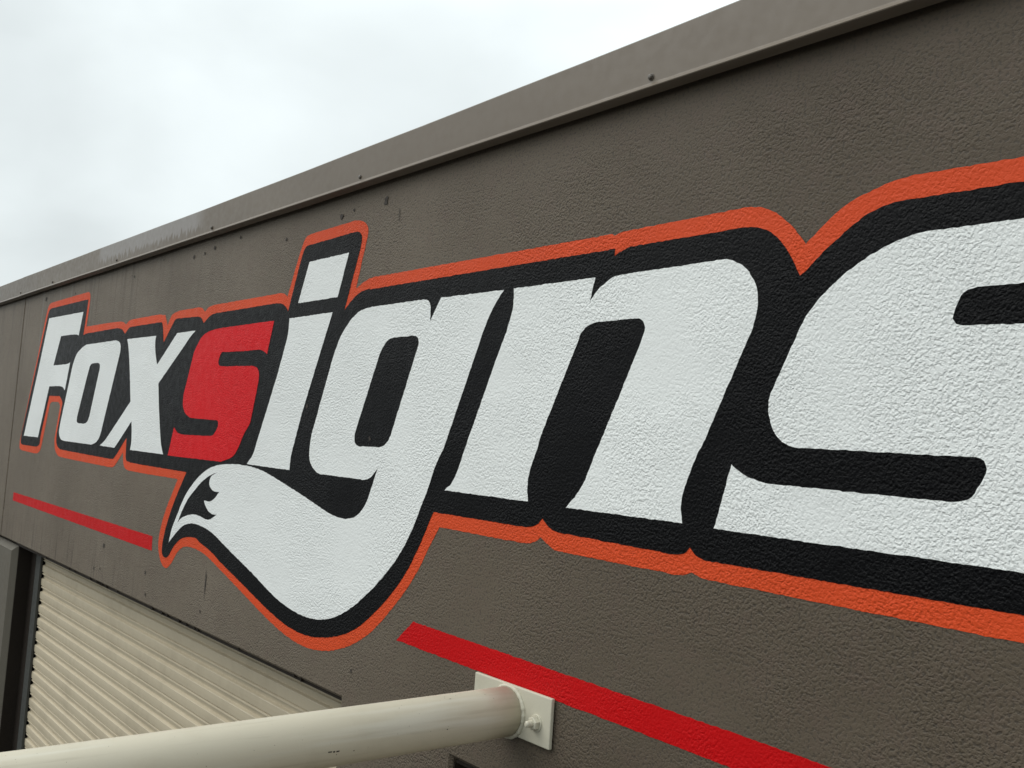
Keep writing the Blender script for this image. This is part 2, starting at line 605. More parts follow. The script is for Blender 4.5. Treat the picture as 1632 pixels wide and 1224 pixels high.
# spatters of render hanging off the lintel edge
for k in range(22):
    x = -5.35 + 2.2 * random.random() + 0.5 * math.sin(k)
    w, hh = 0.004 + 0.008 * random.random(), 0.004 + 0.007 * random.random()
    n = 7
    vs = [(x + w * 0.5 * math.cos(2 * math.pi * i / n) * (0.7 + 0.5 * random.random()), 0.004, -0.708 + hh * math.sin(2 * math.pi * i / n)) for i in range(n)]
    vs += [(a, 0.012, c) for a, _, c in vs]
    mesh_obj('render_drip', vs, [tuple(range(n)), tuple(range(n, 2 * n))] + [(i, (i + 1) % n, n + (i + 1) % n, n + i) for i in range(n)], M_JAMB, panel)

# painted outlines: control points (x, z, corner) in metres on the wall face
PAINT = {
 'letter_f': [
  [(-6.0897,0.5881,1),(-5.4156,0.5798,1),(-5.4585,0.4592,1),(-5.4904,0.4651,0),(-5.5430,0.4686,0),(-5.7968,0.4723,1),(-5.8929,0.3140,1),(-5.6416,0.3145,0),(-5.5955,0.3167,0),(-5.5668,0.3229,1),(-5.6148,0.1743,1),(-5.6591,0.1912,0),(-5.7093,0.1970,0),(-5.9336,0.1991,1),(-6.0658,-0.0874,1),(-6.3908,-0.0876,1),(-6.2143,0.2938,1)],
 ],
 'letter_o': [
  [(-5.3811,0.3894,0),(-5.3003,0.4046,0),(-5.2883,0.4046,0),(-5.0762,0.4048,0),(-4.8642,0.4051,0),(-4.8522,0.4051,0),(-4.7815,0.3965,0),(-4.7513,0.3760,0),(-4.7490,0.3454,0),(-4.7540,0.3345,0),(-4.8249,0.1788,0),(-4.8959,0.0231,0),(-4.9009,0.0122,0),(-4.9287,-0.0428,0),(-4.9747,-0.0754,0),(-5.0616,-0.0918,0),(-5.0736,-0.0918,0),(-5.2923,-0.0907,0),(-5.5110,-0.0897,0),(-5.5230,-0.0897,0),(-5.6051,-0.0794,0),(-5.6416,-0.0502,0),(-5.6328,0.0108,0),(-5.6283,0.0219,0),(-5.5734,0.1575,0),(-5.5186,0.2931,0),(-5.5141,0.3042,0),(-5.4644,0.3584,0)],
  [(-5.1989,0.2961,0),(-5.1611,0.3057,0),(-5.1517,0.3057,0),(-5.1221,0.3058,0),(-5.0925,0.3059,0),(-5.0831,0.3059,0),(-5.0429,0.2960,0),(-5.0402,0.2720,0),(-5.0446,0.2608,0),(-5.0842,0.1600,0),(-5.1237,0.0591,0),(-5.1281,0.0479,0),(-5.1538,0.0193,0),(-5.2047,0.0062,0),(-5.2159,0.0062,0),(-5.2515,0.0061,0),(-5.2870,0.0060,0),(-5.2982,0.0060,0),(-5.3365,0.0161,0),(-5.3366,0.0410,0),(-5.3312,0.0517,0),(-5.2844,0.1443,0),(-5.2376,0.2368,0),(-5.2322,0.2475,0)],
 ],
 'letter_x': [
  [(-4.6658,0.4026,1),(-4.2835,0.3997,1),(-4.2886,0.3745,0),(-4.2747,0.3318,0),(-4.2390,0.2747,1),(-4.0368,0.3983,1),(-3.8389,0.3985,1),(-3.8928,0.3733,0),(-3.9386,0.3458,0),(-3.9489,0.3398,0),(-4.0698,0.2701,0),(-4.1906,0.2004,0),(-4.2010,0.1944,1),(-4.1508,0.0542,0),(-4.0987,-0.0592,0),(-4.0659,-0.0960,1),(-4.4781,-0.0945,1),(-4.4713,-0.0584,0),(-4.4797,-0.0155,0),(-4.4958,0.0310,1),(-4.6954,-0.0936,1),(-4.9178,-0.0913,1),(-4.8503,-0.0658,0),(-4.7874,-0.0311,0),(-4.7771,-0.0250,0),(-4.6612,0.0434,0),(-4.5453,0.1118,0),(-4.5349,0.1178,1),(-4.5691,0.2097,0),(-4.6118,0.3144,0),(-4.6438,0.3754,0)],
 ],
 'letter_s': [
  [(-3.1367,0.3946,1),(-3.1696,0.2808,1),(-3.1950,0.2930,0),(-3.2353,0.2999,0),(-3.3313,0.2995,0),(-3.3433,0.2996,0),(-3.4253,0.3008,0),(-3.5074,0.3020,0),(-3.5194,0.3022,0),(-3.5635,0.2994,0),(-3.5831,0.2660,0),(-3.5732,0.2548,0),(-3.5251,0.2493,0),(-3.5131,0.2491,0),(-3.4062,0.2473,0),(-3.2993,0.2456,0),(-3.2873,0.2454,0),(-3.2411,0.2374,0),(-3.2223,0.2222,0),(-3.2193,0.1854,0),(-3.2223,0.1738,0),(-3.2367,0.1184,0),(-3.2512,0.0630,0),(-3.2542,0.0514,0),(-3.3051,0.0006,0),(-3.3310,-0.0351,0),(-3.3742,-0.0718,0),(-3.4748,-0.0965,1),(-4.0138,-0.0982,1),(-3.9727,0.0169,1),(-3.9302,-0.0034,0),(-3.8552,-0.0105,0),(-3.8433,-0.0104,0),(-3.7332,-0.0092,0),(-3.6231,-0.0081,0),(-3.6111,-0.0079,0),(-3.5697,-0.0031,0),(-3.5325,0.0321,0),(-3.5363,0.0484,0),(-3.5699,0.0521,0),(-3.5819,0.0523,0),(-3.6653,0.0535,0),(-3.7487,0.0547,0),(-3.7607,0.0549,0),(-3.8114,0.0578,0),(-3.8666,0.0746,0),(-3.8992,0.1050,0),(-3.9006,0.1512,0),(-3.8960,0.1623,0),(-3.8673,0.2313,0),(-3.8387,0.3002,0),(-3.8341,0.3113,0),(-3.8052,0.3408,0),(-3.7596,0.3728,0),(-3.6678,0.3906,0),(-3.5581,0.3942,0),(-3.5461,0.3942,0),(-3.3474,0.3944,0),(-3.1487,0.3945,0)],
 ],
 'letter_i': [
  [(-3.0232,0.3947,1),(-2.7307,0.3955,1),(-2.8764,0.0828,0),(-2.9130,-0.0132,0),(-2.9266,-0.0517,0),(-2.9293,-0.0962,1),(-3.2549,-0.0939,1),(-3.2106,-0.0577,0),(-3.1856,-0.0094,0),(-3.1803,0.0013,0),(-3.1325,0.0968,0),(-3.0848,0.1924,0),(-3.0794,0.2031,0),(-3.0419,0.2925,0),(-3.0232,0.3432,0)],
 ],
 'letter_i_dot': [
  [(-2.9142,0.5707,1),(-2.6582,0.5716,1),(-2.7067,0.4405,1),(-2.9691,0.4410,1)],
 ],
 'letter_g': [
  [(-2.5006,0.3954,0),(-2.4886,0.3954,0),(-2.3655,0.3956,0),(-2.2423,0.3958,0),(-2.2303,0.3958,0),(-2.2082,0.3908,0),(-2.1958,0.3778,0),(-2.1910,0.3356,1),(-2.1486,0.3943,1),(-1.8830,0.3920,1),(-1.9067,0.3691,0),(-1.9383,0.3262,0),(-1.9584,0.2871,0),(-1.9633,0.2762,0),(-2.0221,0.1457,0),(-2.0809,0.0152,0),(-2.0858,0.0043,0),(-2.0888,0.0001,0),(-2.0984,-0.0130,0),(-2.1081,-0.0262,0),(-2.1111,-0.0303,0),(-2.1445,-0.1046,0),(-2.1694,-0.1515,0),(-2.1975,-0.2055,0),(-2.2455,-0.2730,0),(-2.3151,-0.3412,0),(-2.4088,-0.4121,0),(-2.5098,-0.4721,0),(-2.5976,-0.5054,0),(-2.6806,-0.5206,0),(-2.7830,-0.5230,0),(-2.9380,-0.5021,0),(-3.1279,-0.4499,0),(-3.3363,-0.3957,0),(-3.5068,-0.3513,0),(-3.6040,-0.3395,0),(-3.7024,-0.3395,0),(-3.7894,-0.3593,0),(-3.8540,-0.3950,0),(-3.9131,-0.4338,1),(-3.8958,-0.3838,0),(-3.8486,-0.3175,0),(-3.7878,-0.2434,0),(-3.7018,-0.1806,0),(-3.6142,-0.1381,0),(-3.5254,-0.1149,0),(-3.4024,-0.1014,0),(-3.2669,-0.0993,0),(-3.1370,-0.1078,0),(-3.0118,-0.1298,0),(-2.8646,-0.1598,0),(-2.7406,-0.1869,0),(-2.6494,-0.2070,0),(-2.5879,-0.2148,0),(-2.5413,-0.2139,0),(-2.4974,-0.2036,0),(-2.4619,-0.1820,0),(-2.4371,-0.1521,0),(-2.4209,-0.1177,0),(-2.3949,-0.0604,1),(-2.4100,-0.0740,0),(-2.4255,-0.0859,0),(-2.4441,-0.0947,0),(-2.4690,-0.0976,0),(-2.4810,-0.0975,0),(-2.5947,-0.0972,0),(-2.7084,-0.0969,0),(-2.7204,-0.0969,0),(-2.7478,-0.0920,0),(-2.7806,-0.0756,0),(-2.7977,-0.0581,0),(-2.8054,-0.0240,0),(-2.8007,0.0172,0),(-2.7963,0.0284,0),(-2.7560,0.1287,0),(-2.7157,0.2290,0),(-2.7113,0.2402,0),(-2.6725,0.3102,0),(-2.6354,0.3484,0),(-2.5747,0.3844,0)],
  [(-2.4154,0.2780,0),(-2.3909,0.2960,0),(-2.3490,0.3009,0),(-2.3385,0.3008,0),(-2.3053,0.3004,0),(-2.2721,0.3001,0),(-2.2616,0.3000,0),(-2.2426,0.2930,0),(-2.2382,0.2752,0),(-2.2428,0.2641,0),(-2.2875,0.1585,0),(-2.3322,0.0529,0),(-2.3369,0.0418,0),(-2.3493,0.0191,0),(-2.3732,0.0014,0),(-2.3994,-0.0041,0),(-2.4114,-0.0041,0),(-2.4527,-0.0044,0),(-2.4940,-0.0046,0),(-2.5060,-0.0046,0),(-2.5307,0.0044,0),(-2.5364,0.0249,0),(-2.5267,0.0516,0),(-2.5217,0.0626,0),(-2.4803,0.1536,0),(-2.4389,0.2447,0),(-2.4339,0.2556,0)],
  [(-3.4891,-0.1346,1),(-3.5417,-0.1457,0),(-3.5994,-0.1636,0),(-3.6565,-0.1901,0),(-3.7062,-0.2196,0),(-3.7490,-0.2475,0),(-3.7834,-0.2783,0),(-3.8098,-0.3087,0),(-3.8407,-0.3500,1),(-3.8123,-0.3325,0),(-3.7650,-0.3172,0),(-3.7092,-0.3066,0),(-3.6611,-0.3032,0),(-3.6123,-0.3063,0),(-3.5719,-0.3109,0),(-3.5411,-0.3101,0),(-3.5123,-0.3030,0),(-3.4848,-0.2917,0),(-3.4698,-0.2853,1),(-3.5084,-0.2873,0),(-3.5484,-0.2796,0),(-3.5792,-0.2644,0),(-3.5942,-0.2506,0),(-3.5973,-0.2442,1),(-3.5719,-0.2458,0),(-3.5415,-0.2440,0),(-3.5063,-0.2317,0),(-3.4662,-0.2046,1),(-3.4971,-0.2065,0),(-3.5284,-0.2023,0),(-3.5537,-0.1922,0),(-3.5648,-0.1780,0),(-3.5576,-0.1595,0),(-3.5302,-0.1459,0)],
 ],
 'letter_n': [
  [(-1.8463,0.3923,1),(-1.5666,0.3916,1),(-1.5794,0.3409,1),(-1.5613,0.3606,0),(-1.5391,0.3752,0),(-1.5093,0.3877,0),(-1.4793,0.3902,0),(-1.4673,0.3904,0),(-1.3572,0.3915,0),(-1.2471,0.3926,0),(-1.2351,0.3928,0),(-1.2045,0.3909,0),(-1.1739,0.3770,0),(-1.1491,0.3518,0),(-1.1357,0.3225,0),(-1.1350,0.2944,0),(-1.1428,0.2576,0),(-1.1480,0.2468,0),(-1.1761,0.1879,0),(-1.2042,0.1289,0),(-1.2093,0.1181,0),(-1.2356,0.0605,0),(-1.2588,0.0192,0),(-1.2778,-0.0289,0),(-1.2860,-0.0520,0),(-1.2871,-0.0766,0),(-1.2829,-0.1045,1),(-1.6128,-0.1031,1),(-1.5826,-0.0743,0),(-1.5604,-0.0454,0),(-1.5450,-0.0130,0),(-1.5324,0.0148,0),(-1.5271,0.0256,0),(-1.5084,0.0630,0),(-1.4897,0.1005,0),(-1.4843,0.1112,0),(-1.4791,0.1220,0),(-1.4518,0.1789,0),(-1.4246,0.2358,0),(-1.4194,0.2466,0),(-1.4118,0.2671,0),(-1.4115,0.2801,0),(-1.4232,0.2923,0),(-1.4415,0.2950,0),(-1.4535,0.2950,0),(-1.4963,0.2949,0),(-1.5392,0.2948,0),(-1.5512,0.2947,0),(-1.5824,0.2872,0),(-1.6011,0.2715,0),(-1.6113,0.2496,0),(-1.6167,0.2388,0),(-1.6591,0.1537,0),(-1.7014,0.0687,0),(-1.7068,0.0579,0),(-1.7265,0.0041,0),(-1.7415,-0.0325,0),(-1.7460,-0.0687,0),(-1.7397,-0.1004,1),(-2.0680,-0.0984,1),(-2.0379,-0.0765,0),(-2.0167,-0.0431,0),(-2.0037,-0.0130,0),(-1.9908,0.0169,0),(-1.9897,0.0192,0),(-1.9864,0.0264,0),(-1.9831,0.0336,0),(-1.9821,0.0359,0),(-1.9771,0.0468,0),(-1.9365,0.1352,0),(-1.8960,0.2235,0),(-1.8910,0.2344,0),(-1.8652,0.2849,0),(-1.8503,0.3256,0),(-1.8435,0.3544,0)],
 ],
 'letter_s_big': [
  [(-0.6697,0.3927,0),(-0.6817,0.3927,0),(-0.7463,0.3928,0),(-0.8109,0.3929,0),(-0.8229,0.3929,0),(-0.8560,0.3872,0),(-0.8948,0.3745,0),(-0.9348,0.3546,0),(-0.9759,0.3277,0),(-1.0126,0.2944,0),(-1.0363,0.2642,0),(-1.0415,0.2534,0),(-1.0610,0.2132,0),(-1.0804,0.1729,0),(-1.0857,0.1621,0),(-1.0971,0.1348,0),(-1.0986,0.1098,0),(-1.0896,0.0826,0),(-1.0734,0.0608,0),(-1.0523,0.0503,0),(-1.0320,0.0476,0),(-1.0200,0.0475,0),(-0.8792,0.0462,0),(-0.7383,0.0450,0),(-0.7263,0.0449,0),(-0.7136,0.0405,0),(-0.7091,0.0293,0),(-0.7127,0.0167,0),(-0.7225,0.0005,0),(-0.7304,-0.0136,0),(-0.7471,-0.0212,0),(-0.7687,-0.0225,0),(-0.7807,-0.0223,0),(-0.9230,-0.0202,0),(-1.0653,-0.0180,0),(-1.0773,-0.0178,0),(-1.1044,-0.0157,0),(-1.1420,-0.0060,0),(-1.1737,0.0115,1),(-1.2058,-0.1069,1),(-0.6525,-0.1135,0),(-0.6405,-0.1147,0),(-0.5862,-0.1203,0),(-0.5319,-0.1258,0),(-0.5200,-0.1270,0),(-0.4400,-0.1150,0),(-0.3750,-0.0600,0),(-0.3400,0.0200,0),(-0.3355,0.0311,0),(-0.3140,0.0850,0),(-0.2925,0.1389,0),(-0.2880,0.1500,0),(-0.2850,0.1950,0),(-0.3050,0.2250,0),(-0.3500,0.2320,0),(-0.3620,0.2323,0),(-0.5072,0.2355,0),(-0.6525,0.2387,0),(-0.6644,0.2390,0),(-0.6751,0.2393,0),(-0.7089,0.2403,0),(-0.7426,0.2413,0),(-0.7533,0.2416,0),(-0.7644,0.2448,0),(-0.7691,0.2524,0),(-0.7673,0.2631,0),(-0.7614,0.2799,0),(-0.7532,0.2922,0),(-0.7340,0.2978,0),(-0.7259,0.2979,0),(-0.7002,0.2982,0),(-0.6746,0.2984,0),(-0.6665,0.2985,0),(-0.6545,0.2981,0),(-0.5432,0.2942,0),(-0.4320,0.2904,0),(-0.4200,0.2900,0),(-0.3900,0.2880,0),(-0.3650,0.2600,1),(-0.3250,0.3780,1)],
 ],
 'black_outline': [
  [(-6.1072,0.6326,0),(-6.0657,0.6438,0),(-6.0537,0.6438,0),(-5.7382,0.6424,0),(-5.4226,0.6410,0),(-5.4106,0.6410,0),(-5.3495,0.6388,1),(-5.3757,0.4568,1),(-5.3202,0.4624,0),(-5.2222,0.4624,0),(-5.2102,0.4624,0),(-5.0279,0.4628,0),(-4.8457,0.4632,0),(-4.8337,0.4632,0),(-4.7584,0.4529,0),(-4.7065,0.4296,1),(-4.6539,0.4548,0),(-4.5980,0.4576,0),(-4.5860,0.4576,0),(-4.4235,0.4569,0),(-4.2610,0.4562,0),(-4.2490,0.4561,0),(-4.2231,0.4483,0),(-4.1875,0.3673,1),(-4.1093,0.4305,0),(-4.0716,0.4566,0),(-4.0067,0.4581,0),(-3.9947,0.4578,0),(-3.9177,0.4556,0),(-3.8407,0.4533,0),(-3.8287,0.4530,0),(-3.7929,0.4454,0),(-3.7621,0.4237,1),(-3.7096,0.4468,0),(-3.6453,0.4545,0),(-3.6333,0.4545,0),(-3.3946,0.4540,0),(-3.1559,0.4534,0),(-3.1439,0.4534,0),(-3.0837,0.4476,0),(-3.0518,0.4322,0),(-3.0394,0.4197,1),(-2.9601,0.6140,0),(-2.9458,0.6251,0),(-2.9085,0.6270,0),(-2.8965,0.6272,0),(-2.7719,0.6293,0),(-2.6473,0.6314,0),(-2.6353,0.6316,0),(-2.6056,0.6265,0),(-2.5912,0.6147,0),(-2.5906,0.5825,0),(-2.5947,0.5712,0),(-2.6246,0.4898,0),(-2.6545,0.4084,0),(-2.6587,0.3971,1),(-2.6134,0.4272,0),(-2.5706,0.4440,0),(-2.5161,0.4508,0),(-2.5173,0.4505,0),(-2.5211,0.4495,0),(-2.5250,0.4485,0),(-2.5262,0.4482,0),(-2.5142,0.4482,0),(-2.0193,0.4479,0),(-1.5244,0.4476,0),(-1.5124,0.4476,1),(-1.5133,0.4318,1),(-1.4986,0.4383,0),(-1.4694,0.4468,0),(-1.4574,0.4468,0),(-1.3359,0.4473,0),(-1.2145,0.4477,0),(-1.2025,0.4478,0),(-1.1729,0.4481,0),(-1.1378,0.4415,0),(-1.1088,0.4269,0),(-1.0797,0.3978,0),(-1.0590,0.3659,0),(-1.0472,0.3452,1),(-1.0277,0.3605,0),(-1.0116,0.3750,0),(-0.9693,0.4064,0),(-0.9335,0.4303,0),(-0.9082,0.4408,0),(-0.8735,0.4485,0),(-0.8615,0.4485,0),(-0.7725,0.4483,0),(-0.6835,0.4480,0),(-0.6715,0.4480,0),(-0.6596,0.4475,0),(-0.5008,0.4415,0),(-0.3420,0.4355,0),(-0.3300,0.4350,0),(-0.2900,0.4300,0),(-0.2650,0.4000,0),(-0.2625,0.3883,0),(-0.2450,0.3050,0),(-0.2275,0.2217,0),(-0.2250,0.2100,0),(-0.2250,0.1700,0),(-0.2290,0.1587,0),(-0.2550,0.0850,0),(-0.2810,0.0113,0),(-0.2850,0.0000,0),(-0.3200,-0.1000,0),(-0.3800,-0.1650,0),(-0.4600,-0.1850,0),(-0.4720,-0.1841,0),(-0.5553,-0.1780,0),(-0.6386,-0.1718,0),(-0.6505,-0.1710,0),(-0.6625,-0.1709,0),(-0.9376,-0.1688,0),(-1.2128,-0.1668,0),(-1.2248,-0.1667,0),(-1.2456,-0.1599,0),(-1.2618,-0.1467,1),(-1.2690,-0.1560,0),(-1.2809,-0.1627,0),(-1.2983,-0.1651,0),(-1.3103,-0.1649,0),(-1.4586,-0.1617,0),(-1.6069,-0.1585,0),(-1.6189,-0.1583,0),(-1.6451,-0.1567,0),(-1.6695,-0.1462,0),(-1.6877,-0.1335,1),(-1.7001,-0.1457,0),(-1.7131,-0.1522,0),(-1.7336,-0.1565,0),(-1.7546,-0.1577,0),(-1.7666,-0.1576,0),(-1.9324,-0.1571,0),(-2.0982,-0.1566,0),(-2.1102,-0.1565,1),(-2.1227,-0.1778,0),(-2.1557,-0.2369,0),(-2.2183,-0.3265,0),(-2.2780,-0.3870,0),(-2.3599,-0.4528,0),(-2.4477,-0.5084,0),(-2.5435,-0.5450,0),(-2.6353,-0.5663,0),(-2.7338,-0.5768,0),(-2.8545,-0.5714,0),(-2.9868,-0.5474,0),(-3.1806,-0.5000,0),(-3.3941,-0.4477,0),(-3.5100,-0.4161,0),(-3.6090,-0.3985,0),(-3.6400,-0.3889,0),(-3.6887,-0.3890,0),(-3.7371,-0.3942,0),(-3.7851,-0.4047,0),(-3.8238,-0.4214,0),(-3.8650,-0.4481,0),(-3.8969,-0.4788,0),(-3.9160,-0.4916,0),(-3.9375,-0.4958,0),(-3.9612,-0.4929,0),(-3.9788,-0.4790,0),(-3.9820,-0.4503,0),(-3.9734,-0.4138,0),(-3.9540,-0.3667,0),(-3.9232,-0.3124,0),(-3.8777,-0.2479,0),(-3.7983,-0.1524,1),(-4.4746,-0.1475,0),(-4.4745,-0.1473,0),(-4.4741,-0.1467,0),(-4.4738,-0.1462,0),(-4.4736,-0.1460,0),(-4.5144,-0.1429,0),(-4.5309,-0.1256,0),(-4.5323,-0.1157,0),(-4.5367,-0.0841,0),(-4.5412,-0.0526,0),(-4.5426,-0.0426,1),(-4.6726,-0.1283,0),(-4.7035,-0.1431,0),(-4.7629,-0.1459,0),(-4.7749,-0.1458,0),(-5.1496,-0.1415,0),(-5.5244,-0.1372,0),(-5.5364,-0.1370,0),(-5.6241,-0.1302,0),(-5.6761,-0.1034,0),(-5.6878,-0.0558,0),(-5.6842,-0.0444,0),(-5.6624,0.0253,0),(-5.6405,0.0950,0),(-5.6369,0.1064,0),(-5.7055,0.1440,0),(-5.7175,0.1442,0),(-5.8109,0.1451,0),(-5.9042,0.1461,0),(-5.9162,0.1462,1),(-6.0154,-0.0877,0),(-6.0194,-0.1217,0),(-6.0839,-0.1405,0),(-6.0959,-0.1406,0),(-6.2397,-0.1406,0),(-6.3835,-0.1407,0),(-6.3955,-0.1407,0),(-6.4493,-0.1271,0),(-6.4512,-0.0767,0),(-6.4461,-0.0659,0),(-6.2912,0.2631,0),(-6.1363,0.5921,0),(-6.1311,0.6030,0)],
 ],
 'orange_outline': [
  [(-6.1321,0.6599,0),(-6.0785,0.6767,0),(-6.0665,0.6767,0),(-5.7367,0.6778,0),(-5.4068,0.6789,0),(-5.3948,0.6790,0),(-5.3477,0.6750,0),(-5.3248,0.6579,0),(-5.3239,0.5972,0),(-5.3256,0.5853,0),(-5.3312,0.5479,0),(-5.3367,0.5105,0),(-5.3384,0.4987,1),(-4.7940,0.4911,0),(-4.7445,0.4851,0),(-4.7056,0.4728,1),(-4.6638,0.4878,0),(-4.5967,0.4912,0),(-4.5847,0.4911,0),(-4.4325,0.4908,0),(-4.2803,0.4904,0),(-4.2683,0.4904,0),(-4.2072,0.4836,0),(-4.2037,0.4854,0),(-4.1609,0.4375,1),(-4.1213,0.4759,0),(-4.0366,0.4904,0),(-4.0246,0.4904,0),(-3.9372,0.4901,0),(-3.8497,0.4898,0),(-3.8377,0.4898,0),(-3.7901,0.4826,0),(-3.7629,0.4677,1),(-3.7277,0.4827,0),(-3.6530,0.4877,0),(-3.6410,0.4877,0),(-3.3794,0.4866,0),(-3.1178,0.4855,0),(-3.1058,0.4855,0),(-3.0725,0.4795,0),(-3.0545,0.4682,1),(-2.9766,0.6288,0),(-2.9540,0.6549,0),(-2.9149,0.6627,0),(-2.9029,0.6629,0),(-2.7780,0.6647,0),(-2.6531,0.6666,0),(-2.6411,0.6668,0),(-2.6056,0.6618,0),(-2.5754,0.6505,0),(-2.5582,0.6336,0),(-2.5574,0.6074,0),(-2.5607,0.5959,0),(-2.5792,0.5319,0),(-2.5977,0.4680,0),(-2.6010,0.4565,1),(-2.5529,0.4742,0),(-2.4994,0.4834,0),(-2.5005,0.4833,0),(-2.5040,0.4830,0),(-2.5075,0.4827,0),(-2.5086,0.4826,0),(-2.4966,0.4825,0),(-2.0170,0.4818,0),(-1.5374,0.4810,0),(-1.5254,0.4810,1),(-1.5164,0.4755,1),(-1.4986,0.4808,0),(-1.4724,0.4817,0),(-1.4604,0.4819,0),(-1.3268,0.4835,0),(-1.1933,0.4852,0),(-1.1813,0.4854,0),(-1.1462,0.4815,0),(-1.1172,0.4715,0),(-1.0884,0.4519,0),(-1.0627,0.4277,0),(-1.0390,0.3998,1),(-1.0036,0.4304,0),(-0.9614,0.4584,0),(-0.9201,0.4733,0),(-0.8801,0.4840,0),(-0.8461,0.4873,0),(-0.8341,0.4871,0),(-0.7594,0.4858,0),(-0.6848,0.4845,0),(-0.6728,0.4843,0),(-0.6608,0.4841,0),(-0.5014,0.4821,0),(-0.3420,0.4801,0),(-0.3300,0.4800,0),(-0.2600,0.4700,0),(-0.2250,0.4200,0),(-0.2225,0.4083,0),(-0.2025,0.3150,0),(-0.1825,0.2217,0),(-0.1800,0.2100,0),(-0.1850,0.1600,0),(-0.1891,0.1487,0),(-0.2175,0.0700,0),(-0.2459,-0.0087,0),(-0.2500,-0.0200,0),(-0.2900,-0.1300,0),(-0.3600,-0.2050,0),(-0.4600,-0.2280,0),(-0.4719,-0.2268,0),(-0.5546,-0.2188,0),(-0.6373,-0.2107,0),(-0.6492,-0.2095,0),(-0.6612,-0.2093,0),(-0.9307,-0.2053,0),(-1.2002,-0.2012,0),(-1.2122,-0.2010,0),(-1.2325,-0.1987,0),(-1.2534,-0.1927,1),(-1.2703,-0.1987,0),(-1.2877,-0.2010,0),(-1.2856,-0.2009,0),(-1.2791,-0.2005,0),(-1.2726,-0.2001,0),(-1.2706,-0.2000,0),(-1.2903,-0.2020,0),(-1.3023,-0.2018,0),(-1.4526,-0.2001,0),(-1.6028,-0.1984,0),(-1.6148,-0.1982,0),(-1.6411,-0.1962,0),(-1.6688,-0.1852,0),(-1.6888,-0.1743,1),(-1.7028,-0.1837,0),(-1.7228,-0.1908,0),(-1.7578,-0.1938,0),(-1.7698,-0.1937,0),(-1.9185,-0.1926,0),(-2.0673,-0.1915,0),(-2.0793,-0.1914,1),(-2.1179,-0.2453,0),(-2.1557,-0.3028,0),(-2.2121,-0.3693,0),(-2.2808,-0.4344,0),(-2.3534,-0.4943,0),(-2.4417,-0.5454,0),(-2.5372,-0.5818,0),(-2.6289,-0.6024,0),(-2.7275,-0.6109,0),(-2.8346,-0.6042,0),(-2.9806,-0.5778,0),(-3.1744,-0.5288,0),(-3.3879,-0.4747,0),(-3.5422,-0.4378,0),(-3.6608,-0.4264,0),(-3.7599,-0.4341,0),(-3.8159,-0.4596,0),(-3.8673,-0.5079,0),(-3.9150,-0.5334,0),(-3.9610,-0.5277,0),(-4.0032,-0.4976,0),(-4.0290,-0.4452,0),(-4.0136,-0.3760,0),(-3.9763,-0.3052,0),(-3.9690,-0.2957,0),(-3.9297,-0.2448,0),(-3.8904,-0.1940,0),(-3.8831,-0.1845,1),(-4.4186,-0.1844,0),(-4.5074,-0.1808,0),(-4.5455,-0.1662,0),(-4.5743,-0.1094,1),(-4.6605,-0.1670,0),(-4.6920,-0.1798,0),(-4.7630,-0.1836,0),(-4.7750,-0.1835,0),(-5.1345,-0.1801,0),(-5.4941,-0.1766,0),(-5.5061,-0.1765,0),(-5.6287,-0.1684,0),(-5.6966,-0.1347,0),(-5.7230,-0.0831,0),(-5.7200,-0.0715,0),(-5.7006,0.0028,0),(-5.6812,0.0771,0),(-5.6782,0.0888,0),(-5.7083,0.1088,0),(-5.7757,0.1139,0),(-5.7845,0.1139,0),(-5.8124,0.1138,0),(-5.8403,0.1138,0),(-5.8491,0.1137,0),(-5.8882,0.1010,0),(-5.8925,0.0898,0),(-5.9280,-0.0040,0),(-5.9635,-0.0977,0),(-5.9678,-0.1089,0),(-5.9950,-0.1554,0),(-6.0412,-0.1738,0),(-6.1305,-0.1785,0),(-6.1425,-0.1783,0),(-6.2658,-0.1761,0),(-6.3890,-0.1739,0),(-6.4010,-0.1737,0),(-6.4672,-0.1598,0),(-6.4761,-0.1212,0),(-6.4714,-0.1102,0),(-6.3238,0.2374,0),(-6.1762,0.5851,0),(-6.1715,0.5961,0)],
 ],
 'stripe_left': [
  [(-6.4987,-0.4255,1),(-4.1010,-0.4298,1),(-4.0946,-0.4873,1),(-6.4959,-0.4738,1)],
 ],
 'stripe_right': [
  [(-2.2361,-0.4990,1),(-2.1643,-0.4393,1),(-1.2679,-0.4528,1),(-0.9380,-0.4592,1),(0.2500,-0.4830,1),(0.2500,-0.5520,1),(-1.1383,-0.5156,1),(-1.3930,-0.5108,1)],
 ],
}


def spline(ctrl):
    """centripetal Catmull-Rom through the control points, broken at the corners."""
    n = len(ctrl)
    P = [Vector((c[0], c[1])) for c in ctrl]
    corner = [bool(c[2]) for c in ctrl]
    out = []
    for i in range(n):
        p1, p2 = P[i], P[(i + 1) % n]
        d = (p2 - p1).length
        if d < 1e-6:
            continue
        p0 = P[i - 1] if not corner[i] else p1 - (p2 - p1)
        p3 = P[(i + 2) % n] if not corner[(i + 1) % n] else p2 + (p2 - p1)
        t = [0.0]
        for a, b in ((p0, p1), (p1, p2), (p2, p3)):
            t.append(t[-1] + max((b - a).length, 1e-6) ** 0.5)
        steps = max(1, int(d / 0.006))
        for s in range(steps):
            u = t[1] + (t[2] - t[1]) * s / steps
            A1 = p0.lerp(p1, (u - t[0]) / (t[1] - t[0]))
            A2 = p1.lerp(p2, (u - t[1]) / (t[2] - t[1]))
            A3 = p2.lerp(p3, (u - t[2]) / (t[3] - t[2]))
            B1 = A1.lerp(A2, (u - t[0]) / (t[2] - t[0]))
            B2 = A2.lerp(A3, (u - t[1]) / (t[3] - t[1]))
            out.append(B1.lerp(B2, (u - t[1]) / (t[2] - t[1])))
    return out


